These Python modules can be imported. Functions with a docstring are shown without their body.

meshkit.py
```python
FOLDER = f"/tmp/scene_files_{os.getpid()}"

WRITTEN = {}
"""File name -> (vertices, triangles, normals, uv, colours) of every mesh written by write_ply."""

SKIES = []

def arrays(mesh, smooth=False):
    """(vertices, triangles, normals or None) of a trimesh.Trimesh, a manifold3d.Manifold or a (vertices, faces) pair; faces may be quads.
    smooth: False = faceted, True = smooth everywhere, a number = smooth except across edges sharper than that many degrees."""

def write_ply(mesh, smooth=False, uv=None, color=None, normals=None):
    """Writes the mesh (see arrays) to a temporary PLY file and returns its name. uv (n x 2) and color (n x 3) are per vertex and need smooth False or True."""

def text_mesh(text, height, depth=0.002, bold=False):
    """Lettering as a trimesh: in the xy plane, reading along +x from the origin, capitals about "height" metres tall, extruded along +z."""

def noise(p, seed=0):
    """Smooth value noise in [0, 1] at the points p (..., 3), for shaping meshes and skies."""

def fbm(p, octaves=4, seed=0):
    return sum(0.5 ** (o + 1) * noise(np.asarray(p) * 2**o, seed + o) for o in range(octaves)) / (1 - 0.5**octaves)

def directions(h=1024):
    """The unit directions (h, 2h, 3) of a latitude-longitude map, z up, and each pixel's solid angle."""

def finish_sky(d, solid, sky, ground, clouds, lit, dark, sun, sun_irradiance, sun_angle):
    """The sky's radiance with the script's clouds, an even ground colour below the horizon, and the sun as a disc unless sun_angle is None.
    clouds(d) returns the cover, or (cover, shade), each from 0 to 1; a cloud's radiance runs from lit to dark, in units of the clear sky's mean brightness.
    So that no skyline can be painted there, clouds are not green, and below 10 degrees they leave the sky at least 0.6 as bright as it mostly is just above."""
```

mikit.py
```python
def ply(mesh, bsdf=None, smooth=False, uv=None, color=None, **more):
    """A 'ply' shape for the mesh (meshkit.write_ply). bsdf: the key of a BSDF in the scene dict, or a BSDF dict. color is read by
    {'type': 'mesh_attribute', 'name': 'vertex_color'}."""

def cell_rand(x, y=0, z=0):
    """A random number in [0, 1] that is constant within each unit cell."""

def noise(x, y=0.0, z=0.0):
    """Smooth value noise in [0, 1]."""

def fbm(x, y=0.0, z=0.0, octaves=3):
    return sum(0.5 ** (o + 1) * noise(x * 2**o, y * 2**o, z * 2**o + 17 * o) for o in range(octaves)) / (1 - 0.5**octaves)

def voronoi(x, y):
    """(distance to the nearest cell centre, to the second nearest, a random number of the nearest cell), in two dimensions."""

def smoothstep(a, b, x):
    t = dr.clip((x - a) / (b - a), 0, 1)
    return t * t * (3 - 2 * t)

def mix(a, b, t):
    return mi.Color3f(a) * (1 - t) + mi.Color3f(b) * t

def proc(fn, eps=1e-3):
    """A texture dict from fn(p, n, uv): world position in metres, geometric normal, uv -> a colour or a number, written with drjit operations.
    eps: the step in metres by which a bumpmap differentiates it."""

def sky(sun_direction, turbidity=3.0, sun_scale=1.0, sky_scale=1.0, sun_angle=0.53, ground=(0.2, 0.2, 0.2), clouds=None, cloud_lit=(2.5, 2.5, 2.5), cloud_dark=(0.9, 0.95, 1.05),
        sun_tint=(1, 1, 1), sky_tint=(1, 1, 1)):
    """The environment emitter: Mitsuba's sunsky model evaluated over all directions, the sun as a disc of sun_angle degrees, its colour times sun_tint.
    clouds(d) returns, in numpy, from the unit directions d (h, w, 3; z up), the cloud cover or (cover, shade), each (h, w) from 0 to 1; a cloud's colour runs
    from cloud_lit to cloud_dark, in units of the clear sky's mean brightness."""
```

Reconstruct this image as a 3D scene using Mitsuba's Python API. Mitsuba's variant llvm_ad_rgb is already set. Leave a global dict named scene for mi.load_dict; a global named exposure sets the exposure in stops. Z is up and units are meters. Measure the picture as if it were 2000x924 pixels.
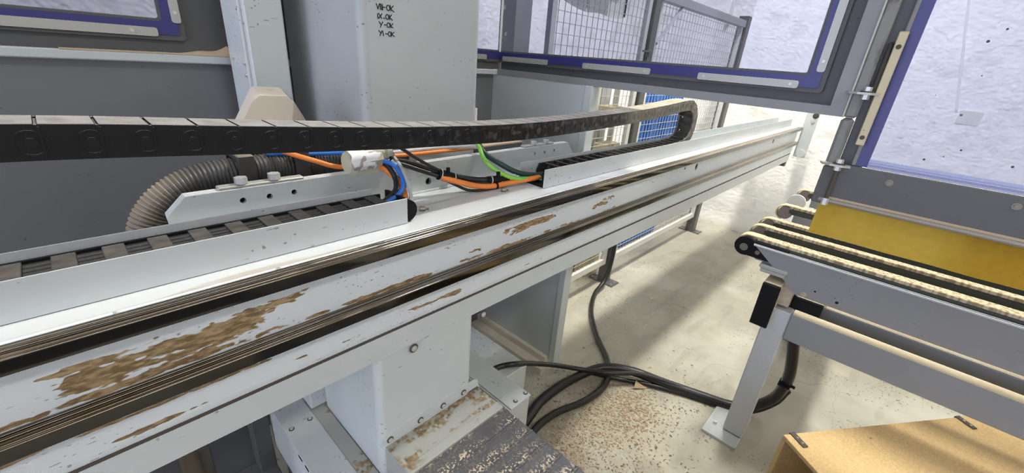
import math, random
import numpy as np, trimesh, mitsuba as mi, drjit as dr, mikit, meshkit
from shapely.geometry import Polygon, Point, LineString, box as sbox
from mikit import proc, noise, fbm, voronoi, cell_rand, smoothstep, mix
T = mi.ScalarTransform4f
rng = np.random.default_rng(7); random.seed(7)
scene, labels = {'type': 'scene'}, {}

# ---------------------------------------------------------------- camera, exposure, lights
# world: +x along the machine beam, +y away from the operator side, z up, floor at z=0; the camera stands at the origin, 1.6 m up
fwd, down = np.array([0.6847, 0.6118, -0.3960]), None
R = np.array([[0.68792, -0.72188, 0.07513], [-0.23935, -0.32287, -0.91568], [0.68527, 0.61193, -0.39489]])
cam_o = np.array([0, 0, 1.6])
scene['camera'] = {'type': 'perspective', 'fov': 2 * math.degrees(math.atan(1000 / 816.74)), 'fov_axis': 'x', 'near_clip': 0.02, 'far_clip': 60.0,
                   'to_world': T().look_at(origin=cam_o.tolist(), target=(cam_o + R[2]).tolist(), up=(-R[1]).tolist())}
exposure = 0.15
LAMP_HALL = (295.0, 286.0, 255.0)     # hall battens, warm white
LAMP_CELL = (16.5, 16.0, 14.8)       # battens on the operator side
LAMP_BLUE = (1.35, 1.55, 2.2)     # bluish daylight from the unseen gate added on the far left

# ---------------------------------------------------------------- helpers
def obj(key, mesh, mat, smooth=False, label=None, cat=None, group=None, kind=None, **more):
    base, k = key, 0
    while key in USED:
        k += 1; key = f'{base}_{k:03d}'
    scene[key] = ply(mesh, mat, smooth, **more)
    USED.add(key)
    tag(key, label, cat, group, kind)
    return key
USED = set()
def ply(mesh, m, smooth=False, **more): return mikit.ply(mesh, 'mat_' + m, smooth, **more)
def tag(key, label=None, cat=None, group=None, kind=None):
    d = {k: v for k, v in (('label', label), ('category', cat), ('group', group), ('kind', kind)) if v}
    if d: labels[key] = {**labels.get(key, {}), **d}
def thing(base, label, cat, group=None, kind=None):
    key, k = base, 0
    while key in USED:
        k += 1; key = f'{base}_{k:03d}'
    USED.add(key); tag(key, label, cat, group, kind)
    return key
def part(root, name, mesh, mat, smooth=False, label=None, kind=None):
    return obj(f'{root}__{name}', mesh, mat, smooth, label, None, None, kind)
def struct(key, mesh, mat, label=None, smooth=False):
    scene[key] = ply(mesh, mat, smooth); USED.add(key); tag(key, label, None, None, 'structure'); return key
def J(*m):
    out = []
    for x in m: out.extend(x if isinstance(x, list) else [x])
    return trimesh.util.concatenate(out)
def bx(x0, x1, y0, y1, z0, z1, b=0.0):
    x0, x1 = sorted((x0, x1)); y0, y1 = sorted((y0, y1)); z0, z1 = sorted((z0, z1))
    if b <= 0:
        m = trimesh.creation.box(extents=(x1 - x0, y1 - y0, z1 - z0)); m.apply_translation(((x0 + x1) / 2, (y0 + y1) / 2, (z0 + z1) / 2)); return m
    b = min(b, .49 * min(x1 - x0, y1 - y0, z1 - z0)); P = []
    for sx, X in ((1, x0), (-1, x1)):
        for sy, Yv in ((1, y0), (-1, y1)):
            for sz, Z in ((1, z0), (-1, z1)):
                P += [(X, Yv + sy * b, Z + sz * b), (X + sx * b, Yv, Z + sz * b), (X + sx * b, Yv + sy * b, Z)]
    return trimesh.convex.convex_hull(np.array(P))
AX = {'x': np.array([[0, 0, 1], [1, 0, 0], [0, 1, 0.]]), 'y': np.array([[1, 0, 0], [0, 0, -1], [0, 1, 0.]]), 'z': np.eye(3)}
def ext(poly, axis, a0, a1):
    """extrude a shapely polygon: axis 'x' -> coords (y,z); 'y' -> coords (x,z); 'z' -> coords (x,y)"""
    if not isinstance(poly, Polygon) and not hasattr(poly, 'geoms'): poly = Polygon(poly)
    out = []
    for g in getattr(poly, 'geoms', [poly]):
        m = trimesh.creation.extrude_polygon(g, abs(a1 - a0), engine='earcut'); lo = min(a0, a1)
        M = np.eye(4)
        if axis == 'x': M[:3, :3] = AX['x']; M[0, 3] = lo
        elif axis == 'y': M[:3, :3] = AX['y']; M[1, 3] = max(a0, a1)
        else: M[2, 3] = lo
        m.apply_transform(M); out.append(m)
    return J(out)
def rrect(a0, a1, b0, b1, r, n=5):
    return sbox(min(a0, a1) + r, min(b0, b1) + r, max(a0, a1) - r, max(b0, b1) - r).buffer(r, quad_segs=n) if r > 0 else sbox(a0, b0, a1, b1)
def cyl(p0, p1, r, n=16, r1=None):
    p0, p1 = np.array(p0, float), np.array(p1, float); d = p1 - p0; h = np.linalg.norm(d); d /= h
    a = np.cross(d, [0, 0, 1.] if abs(d[2]) < .9 else [1., 0, 0]); a /= np.linalg.norm(a); b = np.cross(d, a)
    t = np.arange(n) * 2 * np.pi / n; ring = np.cos(t)[:, None] * a + np.sin(t)[:, None] * b
    r1 = r if r1 is None else r1
    v = np.vstack([p0 + r * ring, p1 + r1 * ring, [p0], [p1]]); f = []
    for i in range(n):
        j = (i + 1) % n; f += [[i, j, n + j], [i, n + j, n + i], [2 * n, j, i], [2 * n + 1, n + i, n + j]]
    return trimesh.Trimesh(v, f, process=False)
def spline(P, step=0.012):
    P = np.array(P, float); Q = np.vstack([2 * P[0] - P[1], P, 2 * P[-1] - P[-2]]); out = []
    for i in range(1, len(Q) - 2):
        p0, p1, p2, p3 = Q[i - 1], Q[i], Q[i + 1], Q[i + 2]; n = max(2, int(np.linalg.norm(p2 - p1) / step))
        for t in np.arange(n) / n:
            out.append(.5 * (2 * p1 + (p2 - p0) * t + (2 * p0 - 5 * p1 + 4 * p2 - p3) * t * t + (3 * p1 - p0 - 3 * p2 + p3) * t ** 3))
    out.append(Q[-2]); return np.array(out)
def tube(P, r, sides=10, step=0.012, smooth=True):
    p = spline(P, step) if smooth else np.array(P, float); n = len(p); r = np.broadcast_to(r, (n,))
    t = np.gradient(p, axis=0); t /= np.linalg.norm(t, axis=1, keepdims=True) + 1e-12
    a = np.zeros_like(t); u = np.cross(t[0], [0, 0, 1.] if abs(t[0][2]) < .9 else [1., 0, 0]); u /= np.linalg.norm(u)
    for i in range(n):
        u = u - t[i] * (u @ t[i]); u /= np.linalg.norm(u); a[i] = u
    b = np.cross(t, a); ang = np.arange(sides) * 2 * np.pi / sides
    v = (p[:, None] + r[:, None, None] * (np.cos(ang)[None, :, None] * a[:, None] + np.sin(ang)[None, :, None] * b[:, None])).reshape(-1, 3)
    f = []
    for i in range(n - 1):
        for j in range(sides):
            k = (j + 1) % sides; A, B, C, D = i * sides + j, i * sides + k, (i + 1) * sides + k, (i + 1) * sides + j
            f += [[A, B, C], [A, C, D]]
    v = np.vstack([v, p[:1], p[-1:]]); e0, e1 = n * sides, n * sides + 1
    for j in range(sides):
        k = (j + 1) % sides; f += [[e0, k, j], [e1, (n - 1) * sides + j, (n - 1) * sides + k]]
    return trimesh.Trimesh(v, f, process=False)
def bolt(p, d, r=.006, h=.005, washer=True):
    """hex head with washer standing at p, pointing along d"""
    p, d = np.array(p, float), np.array(d, float); m = [cyl(p + d * (.0015 if washer else 0), p + d * (h + .0015), r, 6)]
    if washer: m.insert(0, cyl(p - d * .0005, p + d * .0015, r * 1.7, 14))
    return J(m)
def dbolt(root, p, d, r=.0055, name='bolt'):
    p, d = np.array(p, float), np.array(d, float)
    k = part(root, name, J(cyl(p + d * .0015, p + d * .004, r * 1.15, 16), cyl(p + d * .004, p + d * .0055, r * .6, 12)), 'zinc', label='zinc screw with a dark washer')
    part(k, 'washer', cyl(p - d * .0005, p + d * .0015, r * 1.75, 16), 'rust_dark')
def quad(a, b, c, d):
    return trimesh.Trimesh([a, b, c, d], [[0, 1, 2], [0, 2, 3]], process=False)
def frame_x(x0, x1, y0, y1, z0, z1, w, r0=0.0, r1=0.0):
    """ring in the y-z plane, extruded along x"""
    return ext(rrect(y0, y1, z0, z1, r0).difference(rrect(y0 + w, y1 - w, z0 + w, z1 - w, r1)), 'x', x0, x1)
def frame_y(y0, y1, x0, x1, z0, z1, w, r0=0.0, r1=0.0):
    return ext(rrect(x0, x1, z0, z1, r0).difference(rrect(x0 + w, x1 - w, z0 + w, z1 - w, r1)), 'y', y0, y1)

# ---------------------------------------------------------------- materials
def mat(key, **k):
    k = {'type': 'principled', **k}
    for s in ('base_color',):
        if isinstance(k.get(s), tuple): k[s] = {'type': 'rgb', 'value': list(k[s])}
    scene['mat_' + key] = {'type': 'twosided', 'bsdf': k} if k.pop('two', True) else k
    return key
def speck(base, amt=.5, scale=150., th=.86, var=.06):
    """paint with fine dirt specks and a slight mottling"""
    b = mi.Color3f
    def fn(p, n, uv):
        q = p.x * 1.0 + p.y * 1.37
        s = smoothstep(th, th + .05, noise(p.x * scale * .7, p.y * scale * .7, p.z * scale)) * smoothstep(.5, .7, noise(p.x * 9, p.y * 9, p.z * 9))
        m = 1 + var * (fbm(p.x * 5, p.y * 5, p.z * 5, 3) - .5) * 2
        return mi.Color3f(*base) * m * (1 - amt * s)
    return proc(fn)
mat('paint_light', base_color=speck((.53, .565, .565)), roughness=.34, specular=.5)
mat('paint_mid', base_color=speck((.42, .44, .45), var=.10), roughness=.5)
mat('paint_grey', base_color=speck((.10, .10, .10), var=.10), roughness=.5, specular=.4)
def rusty(p, n, uv):
    r = smoothstep(.56, .70, fbm(p.x * 22, p.y * 22, p.z * 12, 4))
    return mix(mi.Color3f(.215, .213, .205) * (.9 + .2 * fbm(p.x * 30, p.y * 30, p.z * 30)), (.085, .06, .042), r * .8)
mat('rusty_grey', base_color=proc(rusty), roughness=.5)
mat('pane_edge', base_color=(.36, .38, .56), roughness=.25, specular=.6)
mat('skirt_grey', base_color=speck((.165, .17, .18), var=.10), roughness=.26, specular=.7)
mat('frame_grey', base_color=speck((.25, .255, .26), var=.10), roughness=.5)
mat('door_grey', base_color=speck((.10, .098, .096), var=.10), roughness=.5)
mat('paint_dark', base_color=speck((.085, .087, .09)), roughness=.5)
mat('column_paint', base_color=speck((.40, .425, .43)), roughness=.42, specular=.45)
mat('tray_zinc', base_color=speck((.52, .55, .56), .5), roughness=.38, metallic=.15)

def beam_col(p, n, uv):
    """light grey paint with caked brown sawdust patches smeared along the beam"""
    base = mi.Color3f(.64, .68, .70) * (1 + .06 * (fbm(p.x * 5, p.y * 9, p.z * 9) - .5))
    x, z = p.x, p.z
    f = fbm(x * 6 + 3.1, z * 34, 1.7, 3) * .50 + fbm(x * 26, z * 100, 4.1, 3) * .36 + noise(x * 110, z * 260, 2.2) * .14
    streak = fbm(x * 2.2, z * 110, 5.1, 3)
    def g(cx, cz, sx, sz): return dr.exp(-dr.square((x - cx) / sx) - dr.square((z - cz) / sz))
    up = g(.06, 1.135, .10, .030) * .30 + g(.14, 1.130, .07, .028) * .26 + g(-.06, 1.125, .05, .03) * .24 + g(.02, 1.105, .08, .014) * .20 + g(.23, 1.150, .05, .012) * .26 + g(.35, 1.160, .10, .006) * .18 \
        + g(.86, 1.128, .10, .022) * .28 + g(.98, 1.140, .12, .012) * .24 + g(.72, 1.112, .08, .010) * .2 + g(1.35, 1.135, .10, .02) * .22 + g(1.25, 1.120, .12, .01) * .18 + g(1.75, 1.115, .12, .008) * .18
    low = (g(.235, 1.008, .05, .008) + g(.33, 1.002, .05, .006) + g(.02, .999, .10, .006) + g(.55, 1.012, .10, .008) + g(.62, 1.008, .03, .012) + g(.95, 1.0, .12, .005)) * .24
    edge = smoothstep(.012, .0, dr.abs(z - 1.094)) * .24 * smoothstep(2.2, .4, x) + smoothstep(.008, .0, dr.abs(z - 1.036)) * .22 * smoothstep(.6, .0, x)
    m = smoothstep(.655, .685, f * .76 + streak * .12 + up + low + edge)
    sp = smoothstep(.84, .88, noise(x * 120, p.y * 40, z * 260)) * smoothstep(.5, .7, noise(x * 8, 0, z * 20))
    dust = mix((.17, .11, .052), (.39, .275, .15), smoothstep(.25, .75, fbm(x * 75, z * 230, 0, 4)))
    return mix(base * (1 - .5 * sp), dust, m * smoothstep(.45, .85, -n.y))
mat('beam_paint', base_color=proc(beam_col), roughness=.42, specular=.45)
def top_col(p, n, uv):
    m = smoothstep(.62, .75, fbm(p.x * 6, p.y * 60, p.z * 3, 4) + smoothstep(.768, .752, p.y) * .16)
    return mix((.57, .59, .60), (.40, .30, .19), m * .55)
mat('beam_top_paint', base_color=proc(top_col), roughness=.35, specular=.5)
def rail_col(p, n, uv):  # dark reflections are painted into the rail fronts
    ridge = smoothstep(.1, .5, n.z)
    s = fbm(p.x * 1.7, p.y * 330, p.z * 330, 3)
    brown = mix((.055, .038, .024), (.19, .13, .07), fbm(p.x * 12, p.y * 200, p.z * 100, 3))
    line = smoothstep(.59, .67, s)
    c = mix(mix((.085, .08, .072), (.15, .135, .115), ridge) + mi.Color3f(.22, .205, .18) * ridge * dr.exp(-dr.square((p.x - .55) / .4)), brown, ridge * smoothstep(.40, .55, fbm(p.x * 3, p.y * 120, 2, 3)) * (.85 - .5 * dr.exp(-dr.square((p.x - .55) / .4))))  # ridges cleaner, and brightened in colour where the lamp glint falls
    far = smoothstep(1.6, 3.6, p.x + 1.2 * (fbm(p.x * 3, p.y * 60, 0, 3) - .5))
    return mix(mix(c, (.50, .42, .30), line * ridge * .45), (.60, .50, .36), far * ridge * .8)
def rail_rough(p, n, uv):
    return .10 + .25 * smoothstep(.1, .5, n.z) * smoothstep(.58, .72, fbm(p.x * 9, p.y * 60, p.z * 60, 3))
mat('rail_steel', base_color=proc(rail_col), metallic=.93, roughness=proc(rail_rough))
mat('steel', base_color=(.62, .61, .58), metallic=.9, roughness=.33)
mat('zinc', base_color=(.62, .62, .60), metallic=.55, roughness=.4)
mat('alu', base_color=speck((.46, .455, .42), .4), metallic=.35, roughness=.42)
mat('alu_warm', base_color=speck((.50, .43, .27), .5), metallic=.3, roughness=.42)
mat('rust_dark', base_color=speck((.07, .055, .045), .4), roughness=.6)
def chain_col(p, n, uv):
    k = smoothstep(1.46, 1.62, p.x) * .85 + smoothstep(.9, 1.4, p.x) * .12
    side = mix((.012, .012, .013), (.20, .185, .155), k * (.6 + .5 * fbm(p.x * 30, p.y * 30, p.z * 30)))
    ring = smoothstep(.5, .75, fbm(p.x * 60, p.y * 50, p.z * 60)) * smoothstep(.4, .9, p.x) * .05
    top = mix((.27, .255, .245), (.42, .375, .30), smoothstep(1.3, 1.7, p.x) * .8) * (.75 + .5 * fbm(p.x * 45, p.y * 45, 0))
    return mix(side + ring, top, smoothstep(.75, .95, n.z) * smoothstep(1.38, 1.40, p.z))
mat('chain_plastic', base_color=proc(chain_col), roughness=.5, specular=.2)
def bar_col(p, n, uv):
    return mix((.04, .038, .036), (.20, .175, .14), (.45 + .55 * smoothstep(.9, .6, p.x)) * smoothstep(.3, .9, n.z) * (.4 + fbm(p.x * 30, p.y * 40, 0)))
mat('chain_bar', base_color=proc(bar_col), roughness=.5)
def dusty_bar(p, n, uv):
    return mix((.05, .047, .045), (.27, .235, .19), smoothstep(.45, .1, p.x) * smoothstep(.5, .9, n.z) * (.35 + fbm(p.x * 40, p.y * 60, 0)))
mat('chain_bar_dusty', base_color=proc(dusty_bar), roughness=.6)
mat('black_plastic', base_color=(.009, .009, .010), roughness=.6, specular=.15)
mat('black_rubber', base_color=(.016, .015, .015), roughness=.38)
mat('orange_cable', base_color=(.80, .23, .045), roughness=.42)
mat('blue_cable', base_color=(.03, .16, .55), roughness=.35)
mat('green_cable', base_color=(.22, .55, .07), roughness=.38)
mat('darkgreen_cable', base_color=(.018, .045, .038), roughness=.45)
mat('grey_cable', base_color=(.42, .43, .43), roughness=.4)
mat('white_plastic', base_color=(.75, .74, .70), roughness=.5)
mat('cream_plastic', base_color=speck((.52, .50, .38), .4), roughness=.5)
mat('cream_cover', base_color=speck((.60, .54, .45), .3), roughness=.6)
def paper_col(p, n, uv):
    return mix((.80, .80, .84), (.30, .24, .20), smoothstep(.62, .66, fbm(p.x * 50, p.y * 50, p.z * 50, 2)) * .8)
mat('white_tape', base_color=proc(paper_col), roughness=.55)
def hose_col(p, n, uv):
    return mix((.05, .048, .047), (.36, .29, .21), smoothstep(.19, .07, p.x) * (.35 + .65 * smoothstep(-.2, .7, n.z - n.x * .5)) * (.6 + .6 * fbm(p.x * 40, p.y * 40, p.z * 40)) + .12 * smoothstep(.5, 1., n.z))
mat('hose_plastic', base_color=proc(hose_col), roughness=.45)
mat('tan_board', base_color=(.46, .36, .24), roughness=.7)
mat('navy_overlap', base_color=(.035, .035, .17), roughness=.3)  # tinted pane lying over the grey frame, painted as a navy band
def floor_col(p, n, uv):
    a = fbm(p.x * 1.6, p.y * 1.6, 0, 5); b = fbm(p.x * 9, p.y * 9, 3, 4)
    c = mix((.365, .342, .275), (.455, .435, .365), smoothstep(.35, .65, a)) * (.88 + .24 * b)
    d1, d2, r = voronoi(p.x * 1.3 + .25 * fbm(p.x * 5, p.y * 5), p.y * 1.3 + .25 * fbm(p.x * 5, p.y * 5, 9))
    crack = smoothstep(.008, .0, d2 - d1) * .22 * smoothstep(.45, .6, fbm(p.x * 1.1, p.y * 1.1, 2, 2))
    spot = smoothstep(.84, .88, noise(p.x * 110, p.y * 110)) * smoothstep(.5, .7, noise(p.x * 5, p.y * 5, 5)) * .45 + smoothstep(.55, .75, fbm(p.x * 4 + p.y * 3, p.y * 14, 8, 4)) * .10
    near = smoothstep(.30, .65, fbm(p.x * 9, p.y * 9, 7, 4) * .7 + noise(p.x * 150, p.y * 150) * .3) * dr.exp(-dr.square((p.x - 1.25) / .5) - dr.square((p.y - .68) / .3)) * .75
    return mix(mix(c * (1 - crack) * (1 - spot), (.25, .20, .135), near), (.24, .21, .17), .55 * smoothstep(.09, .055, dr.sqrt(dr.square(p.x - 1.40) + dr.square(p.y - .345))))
mat('concrete', base_color=proc(floor_col), roughness=.48, specular=.4)
def wall_col(p, n, uv):
    a = fbm(p.y * 2 + p.x * 2, p.z * 2, 4, 4)
    st = smoothstep(.52, .74, fbm(p.y * 6 + p.x * 6, p.z * 8, 2, 5)) * .14
    dirt = smoothstep(.10, .0, p.z + .06 * (a - .5)) * .35
    return mix(mi.Color3f(.93, .925, .90) * (.95 + .1 * a) * (1 - st), (.50, .42, .30), dirt)
scene['mat_white_wall'] = {'type': 'bumpmap', 'arbitrary': proc(lambda p, n, uv: fbm(p.y * 9 + p.x * 9, p.z * 9, 0, 4) + .4 * noise(p.y * 60 + p.x * 60, p.z * 60), .004), 'scale': .012,
                       'bsdf': {'type': 'twosided', 'bsdf': {'type': 'principled', 'base_color': proc(wall_col), 'roughness': .7}}}
mat('plain_white', base_color=(.78, .77, .74), roughness=.6)
mat('ceiling_paint', base_color=(.55, .55, .53), roughness=.8)
mat('hall_grey', base_color=(.52, .51, .49), roughness=.8)
mat('block_grey', base_color=(.33, .325, .32), roughness=.85)
mat('block_pale', base_color=(.52, .51, .50), roughness=.85)
mat('mortar', base_color=(.66, .64, .61), roughness=.9)
mat('post_paint', base_color=speck((.115, .113, .108), .3, var=.2), roughness=.4, metallic=.2)
mat('fence_white', base_color=(.66, .65, .61), roughness=.5)
mat('wire', base_color=(.48, .475, .45), roughness=.45)
mat('fence_grey', base_color=(.34, .34, .35), roughness=.45, metallic=.2)
mat('blue_plastic', base_color=(.03, .17, .62), roughness=.4)
mat('slat_grey', base_color=(.42, .42, .43), roughness=.6)
mat('slat_white', base_color=(.66, .65, .60), roughness=.6)
mat('cream_box', base_color=(.55, .48, .30), roughness=.6)
def belt_col(p, n, uv):
    d, d2, r = voronoi(p.x * 85, p.y * 85)
    return mix((.60, .50, .33), (.26, .19, .11), smoothstep(.25, .7, d) * .8 + .2 * r)
mat('belt_dusty', base_color=proc(belt_col), roughness=.75)
mat('belt_yellow', base_color=(.66, .54, .27), roughness=.5)
mat('belt_green', base_color=(.050, .058, .045), roughness=.5)
mat('pulley_steel', base_color=speck((.30, .255, .22), .4), metallic=.5, roughness=.35)
def dusttop(p, n, uv):
    c = mi.Color3f(.24, .25, .26) * (1 + .15 * (fbm(p.x * 6, p.y * 6, p.z * 6) - .5))
    return mix(c, mix((.60, .50, .34), (.74, .67, .52), fbm(p.x * 30, p.y * 8, 0)), smoothstep(.7, .95, n.z))
mat('leg_paint_lit', base_color=speck((.46, .485, .50)), roughness=.5)  # frame paint lightened for the light that falls on the leg
mat('frame_paint_shaded', base_color=proc(dusttop), roughness=.5, specular=.35)  # same paint darkened for the shade along the beam; dust on top
def dustalu(p, n, uv):
    return mix((.34, .30, .24), (.56, .47, .33), fbm(p.x * 20, p.y * 60, p.z * 90, 3))
mat('dusty_profile', base_color=proc(dustalu), roughness=.55)
def flap_col(p, n, uv):
    a = fbm(p.y * 4, p.z * 1.2, 0, 4)
    return mix((.37, .21, .022), (.50, .345, .062), smoothstep(.3, .7, a)) * (.95 + .1 * noise(p.y * 90, p.z * 90))
scene['mat_yellow_pvc'] = {'type': 'principledthin', 'base_color': proc(flap_col), 'roughness': .35, 'diff_trans': .45}
def mdf_col(p, n, uv):
    a = fbm(p.x * 3, p.y * 3, p.z * 3, 4); s = noise(p.x * 260, p.y * 260, p.z * 260)
    return mix((.48, .315, .135), (.62, .445, .215), a) * (.86 + .28 * s) * (1 - .45 * smoothstep(.83, .87, noise(p.x * 26, p.y * 40, p.z * 30)))
mat('mdf', base_color=proc(mdf_col), roughness=.6)
def bellow_col(p, n, uv):
    s = noise(p.x * 260, p.y * 260, 0)
    row = smoothstep(.024, .0, dr.abs(dr.abs((p.y + .012) / .055 - dr.floor((p.y + .012) / .055) - .5) - .5) * .055)
    chips = smoothstep(.60, .68, s) * (.08 + .9 * row) * smoothstep(.40, .66, fbm(p.x * 14, p.y * 8, 5, 4) + .05)
    return mix(mi.Color3f(.085, .083, .087) * (.8 + .4 * fbm(p.x * 20, p.y * 20, 0)), (.58, .48, .34), chips)
mat('bellows_vinyl', base_color=proc(bellow_col), roughness=.36, specular=.5)
def tray_col(p, n, uv):
    a = fbm(p.x * 14, p.y * 26, 0, 5); s = noise(p.x * 120, p.y * 120, p.z * 60)
    e = smoothstep(.03, .0, dr.abs(p.y - .745)) * .20 + smoothstep(.012, .0, dr.abs(p.y - .682)) * .16 + smoothstep(.05, .0, dr.abs(p.x - .42)) * .1
    m = smoothstep(.44, .60, a + e) * smoothstep(.2, .55, s)
    return mix(mi.Color3f(.36, .365, .33), mix((.12, .08, .04), (.36, .27, .155), noise(p.x * 130, p.y * 130)), m * smoothstep(.6, .9, n.z))
mat('dusty_paint', base_color=proc(tray_col), roughness=.5)
mat('dust_cream', base_color=speck((.60, .56, .47), .4), roughness=.7)
mat('rail_worn', base_color=speck((.30, .27, .235), .4), metallic=.3, roughness=.45)
mat('screw_dull', base_color=(.20, .175, .14), metallic=.5, roughness=.4)
mat('shaving', base_color=(.35, .26, .155), roughness=.8)
mat('shaving_dark', base_color=(.16, .115, .07), roughness=.8)
mat('ink', base_color=(.008, .008, .010), roughness=.4)
mat('label_paper', base_color=(.62, .58, .52), roughness=.6)
mat('lamp_body', base_color=(.8, .8, .8), roughness=.5)
scene['mat_pane_tint'] = {'type': 'thindielectric', 'int_ior': 1.5, 'specular_transmittance': {'type': 'rgb', 'value': [.395, .415, .555]}}
scene['mat_dark_pole'] = {'type': 'twosided', 'bsdf': {'type': 'principled', 'base_color': {'type': 'rgb', 'value': [.10, .08, .055]}, 'roughness': .28, 'metallic': .6}}

# ---------------------------------------------------------------- the hall
XW, YB, XL, YF, ZC = 4.93, 2.9, -4.5, -4.0, 5.0
struct('floor', bx(XL, XW, YF, YB, -.2, 0), 'concrete', 'pale concrete workshop floor with cracks and sawdust')
struct('wall_right', bx(XW, XW + .2, YF, YB, 0, ZC), 'white_wall', 'white plastered wall where the beam ends')
struct('wall_back', J(bx(XL, XW, YB, YB + .2, 0, 2.12), bx(XL, XW, YB + .03, YB + .2, 2.12, ZC)), 'mortar', 'white wall behind the mesh fence with bare block courses on top')
struct('wall_left', bx(XL - .2, XL, YF, YB, 0, ZC), 'hall_grey')
struct('wall_front', bx(XL, XW, YF - .2, YF, 0, ZC), 'hall_grey')
struct('ceiling', bx(XL - .2, XW + .2, YF - .2, YB + .2, ZC, ZC + .2), 'ceiling_paint')
# plaster skin on the back wall, lower than the block courses, with a ragged upper edge
xs = np.linspace(XL, XW, 120); top = 2.12 + .07 * (meshkit.fbm(np.stack([xs * 1.7, xs * 0, xs * 0], 1), 4, 3) - .5) * 2
part('wall_back', 'plaster', ext(Polygon([(XL, 0)] + [(XW, 0)] + list(zip(xs[::-1], top[::-1]))), 'y', YB - .02, YB), 'white_wall', label='white plaster with a ragged top edge')
for r in range(4):
    for c in range(9):
        x0 = 1.2 + c * .42 - (r % 2) * .2
        if x0 + .39 > XW - .02: continue
        z0 = 2.06 + r * .215 + .0
        part('wall_back', 'block', bx(x0, x0 + .40, YB - .005 - .006 * rng.random(), YB + .03, z0, z0 + .195, .008), 'block_grey' if rng.random() < .6 else 'block_pale')
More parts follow.
